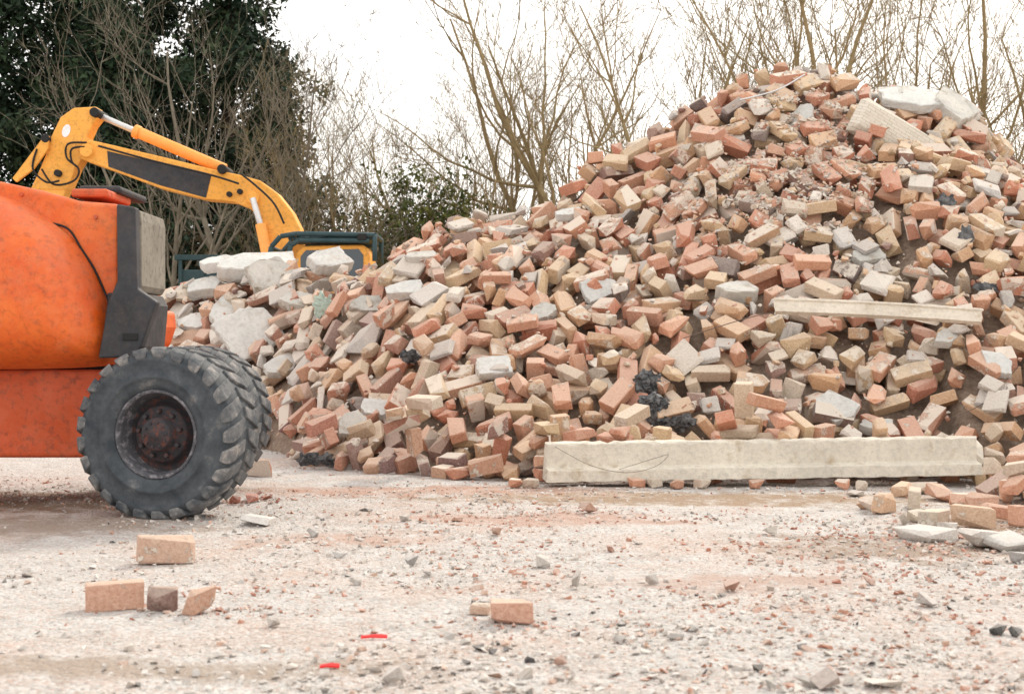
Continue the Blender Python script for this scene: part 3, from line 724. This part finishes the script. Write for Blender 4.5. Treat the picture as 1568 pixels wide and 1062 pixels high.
prism('tail_panel',pimg([(180,470),(244,474),(246,500),(236,530),(215,545),(120,545),(120,470)],9.25),9.203,9.7,M_or,veh,.03,3)
box('boom_section',(-8.6,9.1,1.55),(-3.6,9.45,1.95),M_or,veh,.02)
box('platform_floor',(-9.9,8.6,.55),(-8.7,10.2,.62),M_or2,veh,.01)
for xx in(-9.88,-8.72):
    for yy in(8.62,10.18): cyl('platform_post',(xx,yy,.6),(xx,yy,1.65),.022,M_or2,veh,10)
for zz in(1.1,1.65):
    for yy in(8.62,10.18): cyl('platform_rail',(-9.88,yy,zz),(-8.72,yy,zz),.022,M_or2,veh,10)
    for xx in(-9.88,-8.72): cyl('platform_rail',(xx,8.62,zz),(xx,10.18,zz),.022,M_or2,veh,10)
box('boom_link',(-8.75,9.15,.6),(-8.55,9.4,1.75),M_dark,veh,.01)

# ---------------------------------------------------------------- excavator
ex=empty('yellow_excavator');DE=21.0
def P2(l): return [XZ(a,b2,DE) for a,b2 in l]
boom=P2([(128,226),(142,217),(165,222),(250,242),(332,262),(375,271),(402,279),(428,298),(450,326),(462,350),(475,400),(425,400),(408,362),(402,340),(388,322),(362,311),(318,307),(250,290),(180,264),(145,252),(130,246)])
prism('boom',boom,DE-.2,DE+.2,M_yel,ex,.02,2)
prism('boom_side_plate',P2([(170,234),(328,271),(320,305),(250,286),(172,258)]),DE-.206,DE-.202,M_blk,ex,0)
prism('stick_head',P2([(82,215),(98,182),(118,168),(152,166),(158,178),(146,194),(138,212),(136,236),(122,258),(108,292),(52,292),(66,262),(76,238)]),DE-.17,DE+.17,M_yel,ex,.02,2)
prism('stick',P2([(108,290),(52,290),(-10,400),(-40,470),(-10,485),(20,450),(70,360)]),DE-.15,DE+.15,M_yel,ex,.02,2)
prism('stick_link',P2([(84,212),(74,215),(28,276),(34,282),(60,262),(82,232)]),DE-.26,DE-.2,M_yel,ex,.01,2)
bx=P2([(-40,470),(10,470),(30,540),(0,600),(-80,620),(-120,560),(-90,500)])
prism('bucket',bx,DE-.5,DE+.5,M_dark,ex,.03,2)
def c2(n,a,b2,r,mat,dy=0):
    xa,za=XZ(*a,DE);xb,zb=XZ(*b2,DE);return cyl(n,(xa,DE+dy,za),(xb,DE+dy,zb),r,mat,ex)
c2('stick_cylinder_rod',(152,177),(214,204),.045,M_steel)
c2('stick_cylinder_barrel',(208,201),(345,260),.085,M_yel2)
c2('cylinder_gland',(205,200),(214,204),.10,M_yel2)
for dy in(-.28,.28):
    c2('boom_cylinder_rod',(392,306),(412,372),.045,M_steel,dy);c2('boom_cylinder_barrel',(404,345),(430,470),.08,M_yel2,dy)
for px,py,r in [(152,176,.07),(140,234,.10),(392,306,.09),(345,262,.07),(356,300,.04),(372,296,.04),(78,216,.06),(96,268,.05)]:
    x,z=XZ(px,py,DE);cyl('pivot_pin',(x,DE-.27,z),(x,DE+.27,z),r,M_yel if r>.08 else M_dark,ex)
x,z=XZ(107,203,DE);bm=bmesh.new();bmesh.ops.create_circle(bm,cap_ends=True,segments=32,radius=.075)
for v in bm.verts: v.co=Vector((x+v.co.x*.8+v.co.y*.25,DE-.176,z+v.co.y*1.25))
bm_obj('oval_decal',bm,M_white,ex)
for k,l in enumerate([[(140,222),(112,224),(110,245),(128,262),(120,280),(90,285),(72,262)],[(138,228),(118,232),(118,250),(125,258)],[(66,232),(60,262),(80,282),(100,280)],[(375,270),(400,290),(425,315),(440,345)],[(160,228),(240,250),(330,272),(372,285)]]):
    wire('hydraulic_hose',[(XZ(a,b2,DE)[0],DE-.24-.02*k,XZ(a,b2,DE)[1]) for a,b2 in l],.016,M_dark,ex)
YF,YB=DE-1.25,DE-.3
def ci(px,py,D=DE-1.25): return XZ(px,py,D)
cabp=[ci(452,470),ci(452,388),ci(462,376),ci(556,374),ci(566,388),ci(566,470)]
prism('cab_shell',cabp,YF+.03,YB,M_yel,ex,.03,3)
prism('cab_side_window',[ci(460,425),ci(460,392),ci(468,383),ci(505,382),ci(505,425)],YF+.015,YF+.025,M_glass,ex,.0)
prism('cab_rear_window',[ci(511,425),ci(511,382),ci(549,381),ci(556,390),ci(556,425)],YF+.015,YF+.025,M_glass,ex,.0)
gf=[[ci(412,400),ci(416,378),ci(430,362),ci(455,358),ci(574,360)],[ci(574,360),ci(574,400)],[ci(440,398),ci(446,376),ci(458,368),ci(566,369)]]
for l in gf:
    for yy in(YF-.03,YB):
        for a,b2 in zip(l,l[1:]): cyl('cab_guard',(a[0],yy,a[1]),(b2[0],yy,b2[1]),.036,M_green,ex,10)
for a in (ci(455,358),ci(500,359),ci(574,360),ci(416,380)): cyl('cab_guard_cross',(a[0],YF-.03,a[1]),(a[0],YB,a[1]),.036,M_green,ex,10)
x0,z0=ci(430,362);x1,_=ci(574,362)
box('cab_guard_roof',(x0+.1,YF+.0,z0-.05),(x1-.02,YB-.05,z0+.0),M_green,ex,.015)
box('work_light',(ci(548,0)[0],YF-.08,ci(0,368)[1]),(ci(562,0)[0],YF-.02,ci(0,358)[1]),M_dark,ex,.01)
box('house',(-3.4,DE-1.2,1.0),(-.2,DE+1.2,1.75),M_yel,ex,.05,3)
box('counterweight',(-.4,DE-1.25,.95),(.2,DE+1.25,1.85),M_yel,ex,.12,4)
for yy in(DE-1.15,DE+.75):
    tr=[(-3.9,.35),(-3.7,.08),(-3.4,0),(-.3,0),(0,.08),(.2,.35),(.1,.62),(-.2,.78),(-3.5,.78),(-3.8,.62)]
    prism('track',tr,yy,yy+.45,M_dark,ex,.03,2)
cyl('slew_ring',(-1.8,DE,.5),(-1.8,DE,1.02),.55,M_dark,ex,32)
box('track_frame',(-3.0,DE-.8,.35),(-.8,DE+.8,.7),M_dark,ex,.02)
sk=empty('green_skip');Ds=24.0
def s2(px,py): return XZ(px,py,Ds)
xl,zt=s2(272,390);xr,_=s2(418,390)
prism('skip_shell',[(xl+.25,.02),(xr-.25,.02),(xr,zt-.25),(xl,zt-.25)],Ds,Ds+1.8,M_green,sk,.02)
for yy in(Ds-.03,Ds+1.75):
    box('skip_rail',(xl-.05,yy,zt-.09),(xr+.05,yy+.07,zt),M_green,sk,.01)
for k in range(5):
    xx=xl+.02+(xr-xl-.1)*k/4;box('skip_rib',(xx,Ds-.04,.6),(xx+.06,Ds-.003,zt-.095),M_green,sk,.008)

# ---------------------------------------------------------------- trees
def grow_tree(seed,height,r0,lean=0.0,stems=3,spread=0.5,dens=1.0):
    rr=random.Random(seed);out=[]
    def rnd_perp(d):
        v=Vector((rr.gauss(0,1),rr.gauss(0,1),rr.gauss(0,1)));v-=v.dot(d)*d;return v.normalized()
    def branch(p,d,L,r,lev):
        n=[10,8,5,4][lev];pts=[p.copy()];rad=[r];dd=d.copy();seg=L/n;cur=p.copy();kids=[]
        for k in range(n):
            dd=(dd+rnd_perp(dd)*[.12,.19,.2,.2][lev]+Vector((0,0,1))*[.05,.10,.12,.10][lev]).normalized()
            cur=cur+dd*seg;pts.append(cur.copy());f=(k+1)/n;rad.append(r*(1-.82*f) if lev<3 else r*(1-.6*f));kids.append((cur.copy(),dd.copy(),f,rad[-1]))
        out.append((np.array([q[:] for q in pts]),rad,[8,5,4,3][lev]))
        if lev>=3: return
        m=int([9,6,5][lev]*dens+rr.random())
        for c in range(m):
            f=rr.uniform(.18,1.0);k=min(int(f*n),n-1);q,qd,ff,qr=kids[k]
            a=rr.uniform(.4,.9)*(spread/.5)
            nd=(qd*math.cos(a)+rnd_perp(qd)*math.sin(a)).normalized()
            nl=L*rr.uniform(.40,.68)*(1-.4*ff)
            branch(q,nd,nl,max(qr*rr.uniform(.5,.7),.0062),lev+1)
    for s in range(stems):
        a=rr.uniform(0,6.28);t=rr.uniform(.1,.45) if stems>1 else .05
        d=Vector((math.cos(a)*t+lean,math.sin(a)*t,1)).normalized()
        branch(Vector((math.cos(a)*.1,math.sin(a)*.1,-.1)),d,height*rr.uniform(.75,1.0),r0*rr.uniform(.6,1),0)
    return out
protos=[]
for sd,(h,r0,ln,st,spd,dn) in enumerate([(7.5,.095,.05,3,.5,1.0),(8.5,.105,-.05,2,.5,1.1),(7.0,.085,.1,3,.55,1.0),(9.0,.11,0,2,.55,1.1),(8.0,.085,-.1,4,.42,.9)]):
    V,Q=tubes(grow_tree(sd*11+3,h,r0,ln,st,spd,dn));me=mesh_from('tree_proto',V,Q,M_bark,None,None,True,4)
    protos.append(me.data);bpy.data.objects.remove(me)
def put_tree(k,px,D,s,rot,mat=None):
    ob=bpy.data.objects.new('bare_tree',protos[k]);ob.location=((px-784)/F*D,D,-.05);ob.scale=(s,s,s);ob.rotation_euler=(0,0,rot);link(ob)
    if mat:
        ob.data=ob.data.copy();ob.data.materials[0]=mat
for k,px,D,s,rot in [(0,500,31,.84,.4),(2,545,33,.90,2.0),(4,610,32,.80,4.0),(1,690,31,.82,1.2),(0,735,34,.90,3.3),(2,830,31,1.0,5.1),(3,935,29,1.05,.7),(1,900,34,1.1,2.6),(4,1010,31,1.1,1.9),
    (3,1110,28,1.1,4.2),(0,1180,31,1.25,5.5),(1,1270,29,1.15,3.0),(4,1350,31,1.15,.3),(2,1430,28,1.2,1.0),(3,1500,31,1.1,2.2),(0,1570,29,1.2,4.6),(1,1660,30,1.1,5.9),(4,655,30,.62,.9),(2,580,29,.6,1.9),(2,470,29,.65,1.3),(1,530,30,.6,3.3),(2,780,30,.8,2.4),(3,860,33,1.0,1.6)]:
    put_tree(k,px,D,s,rot)
for k,px,D,s,rot in [(0,270,27,.92,1.1),(3,370,28,.88,.2),(2,420,27,.6,3.6)]:
    put_tree(k,px,D,s,rot,M_bark2)

def foliage(name,centers,radii,n,size,cols,parent=None,elong=2.2,seed=1):
    r=np.random.default_rng(seed)
    C=np.asarray(centers);idx=r.integers(0,len(C),n)
    P=C[idx]+r.normal(size=(n,3))*np.asarray(radii)[idx][:,None]
    a=r.normal(size=(n,3));a/=np.linalg.norm(a,axis=1)[:,None]
    b2=np.cross(a,r.normal(size=(n,3)));b2/=np.linalg.norm(b2,axis=1)[:,None]
    s=size*r.uniform(.5,1.4,(n,1))
    V=np.stack([P-b2*s/elong*.5,P+a*s*.5-b2*s/elong*.1,P+a*s,P+a*s*.4+b2*s/elong],1).reshape(-1,3)
    Q=np.arange(4*n).reshape(-1,4)
    cc=np.array(cols)[r.integers(0,len(cols),len(C))][idx]*r.uniform(.7,1.3,(n,1))
    return mesh_from(name,V,Q,M_leaf,np.concatenate([cc,np.ones((n,1))],1),parent,False,4)
gcols=[(0.028,0.055,0.026),(0.045,0.075,0.035),(0.065,0.09,0.045),(0.035,0.058,0.034),(0.015,0.034,0.02)]
def conifer(px,D,h,rmax,seed,n=45000,cols=gcols,low=.2):
    rr=random.Random(seed);e=empty('conifer_tree',((px-784)/F*D,D,0))
    br=[(np.array([(0,0,-.1),(0.05,0,h*.5),(0,0,h)]),[.25,.15,.03],8)];cen=[];rad=[]
    nb=int(h*15)
    for k in range(nb):
        z=low+(h-low)*(k/nb);f=z/h
        R=rmax*(1-f)**.55*(.7+.55*rr.random())*(0.75+0.25*math.sin(z*2+seed))
        if rr.random()<.12:R*=1.35
        a=rr.uniform(0,6.28);pts=[];m=7
        for q in range(m+1):
            t=q/m;pts.append((math.cos(a)*R*t,math.sin(a)*R*t,z+R*(.45*t-.1*t*t)))
            if q>1:
                for _ in range(2): cen.append(np.array(pts[-1])+np.array([rr.gauss(0,.14),rr.gauss(0,.14),rr.gauss(0,.12)]));rad.append(.10+.07*(1-t))
        br.append((np.array(pts),[.03*(1-.9*q/m)+.004 for q in range(m+1)],3))
    V,Q=tubes(br);mesh_from('trunk_and_limbs',V,Q,M_barkd,None,e,True,4)
    foliage('needle_foliage',cen,rad,n,.17,cols,e,2.4,seed)
conifer(348,34,12.8,3.3,1,46000)
conifer(225,36,13.5,2.8,2,32000)
conifer(90,33,13,2.6,3,38000)
conifer(-40,32,11.5,2.3,4,28000)
conifer(165,31.5,8.5,1.7,6,18000)
conifer(425,37,8.0,1.7,8,18000)
conifer(-200,33,12,2.6,9,18000)
def shrub(name,px,D,w,h,n,cols,seed,size=.10,dep=.6):
    rr=random.Random(seed);e=empty(name,((px-784)/F*D,D,0));br=[];cen=[];rad=[]
    for k in range(46):
        a=rr.uniform(0,6.28);R=w*rr.uniform(.3,1);hh=h*rr.uniform(.5,1);pts=[]
        for q in range(6):
            t=q/5;pts.append((math.cos(a)*R*t+rr.gauss(0,.05),math.sin(a)*R*dep*t+rr.gauss(0,.05),hh*(t**.7)))
            if q>1:
                for _ in range(2):cen.append(np.array(pts[-1])+np.array([rr.gauss(0,.16),rr.gauss(0,.16),rr.gauss(0,.16)]));rad.append(rr.uniform(.06,.16))
        br.append((np.array(pts),[.022-.003*q for q in range(6)],3))
    V,Q=tubes(br);mesh_from('stems',V,Q,M_bark2,None,e,True,4)
    foliage('leaves',cen,rad,n,size,cols,e,1.8,seed)
oc=[(0.10,0.12,0.025),(0.15,0.16,0.04),(0.07,0.095,0.025),(0.19,0.19,0.06)]
bc=[(0.15,0.115,0.07),(0.10,0.10,0.045),(0.2,0.16,0.10),(0.07,0.08,0.035)]
shrub('evergreen_shrub',640,29,1.0,4.6,8000,oc,21)
shrub('evergreen_shrub',690,30,.9,4.1,6000,oc,22)
shrub('evergreen_shrub',600,31,1.0,3.8,6000,oc,23)
for k,px in enumerate([440,490,540,590,650,710,760,820]):
    shrub('bramble_bush',px,27.5+k%3,1.2,3.1+.25*(k%3),3500,bc,30+k)
for k,px in enumerate([60,150,230,300,370,430]):
    shrub('undergrowth_bush',px,30+k%2,1.3,3.6+.4*(k%3),4000,gcols+bc[:2],50+k,.13)
cen=[];rad=[];rr=random.Random(5)
for k in range(1500):
    x=rr.uniform(-70,70);cen.append((x,46+rr.gauss(0,1.0)+abs(x)*.05,rr.uniform(0,3.2)));rad.append(.35)
foliage('distant_hedge',cen,rad,40000,.35,gcols+oc+bc,None,1.8,8)

# ---------------------------------------------------------------- light, sky, camera
SE,SA=math.radians(38),math.radians(28)
w=bpy.data.worlds.new('World');sc.world=w;w.use_nodes=True;nt=w.node_tree
bg=nt.nodes['Background'];sky=nt.nodes.new('ShaderNodeTexSky');sky.sky_type='NISHITA';sky.sun_disc=False
sky.sun_elevation=SE;sky.sun_rotation=SA;sky.dust_density=4.0;sky.air_density=1.0
mx=nt.nodes.new('ShaderNodeMix');mx.data_type='RGBA';mx.inputs[0].default_value=.88
nt.links.new(sky.outputs[0],mx.inputs[6]);mx.inputs[7].default_value=(11.3,11.0,10.6,1)
nt.links.new(mx.outputs[2],bg.inputs[0]);bg.inputs[1].default_value=.15
sd=bpy.data.lights.new('sun','SUN');sd.energy=2.5;sd.angle=math.radians(12);sd.color=(1,.90,.76)
so=link(bpy.data.objects.new('sun',sd));dv=Vector((math.sin(SA)*math.cos(SE),math.cos(SA)*math.cos(SE),math.sin(SE)))
so.rotation_euler=dv.to_track_quat('Z','Y').to_euler();so.location=(0,0,20)
cd=bpy.data.cameras.new('camera');cd.lens=50;cd.sensor_width=36;cd.clip_end=2000;cd.clip_start=.1
cd.dof.use_dof=True;cd.dof.focus_distance=11.3;cd.dof.aperture_fstop=5.0
co=link(bpy.data.objects.new('camera',cd));co.location=(0,0,1.0);co.rotation_euler=(math.pi/2,0,0);sc.camera=co
sc.view_settings.view_transform='Standard';sc.view_settings.look='None';sc.view_settings.exposure=0
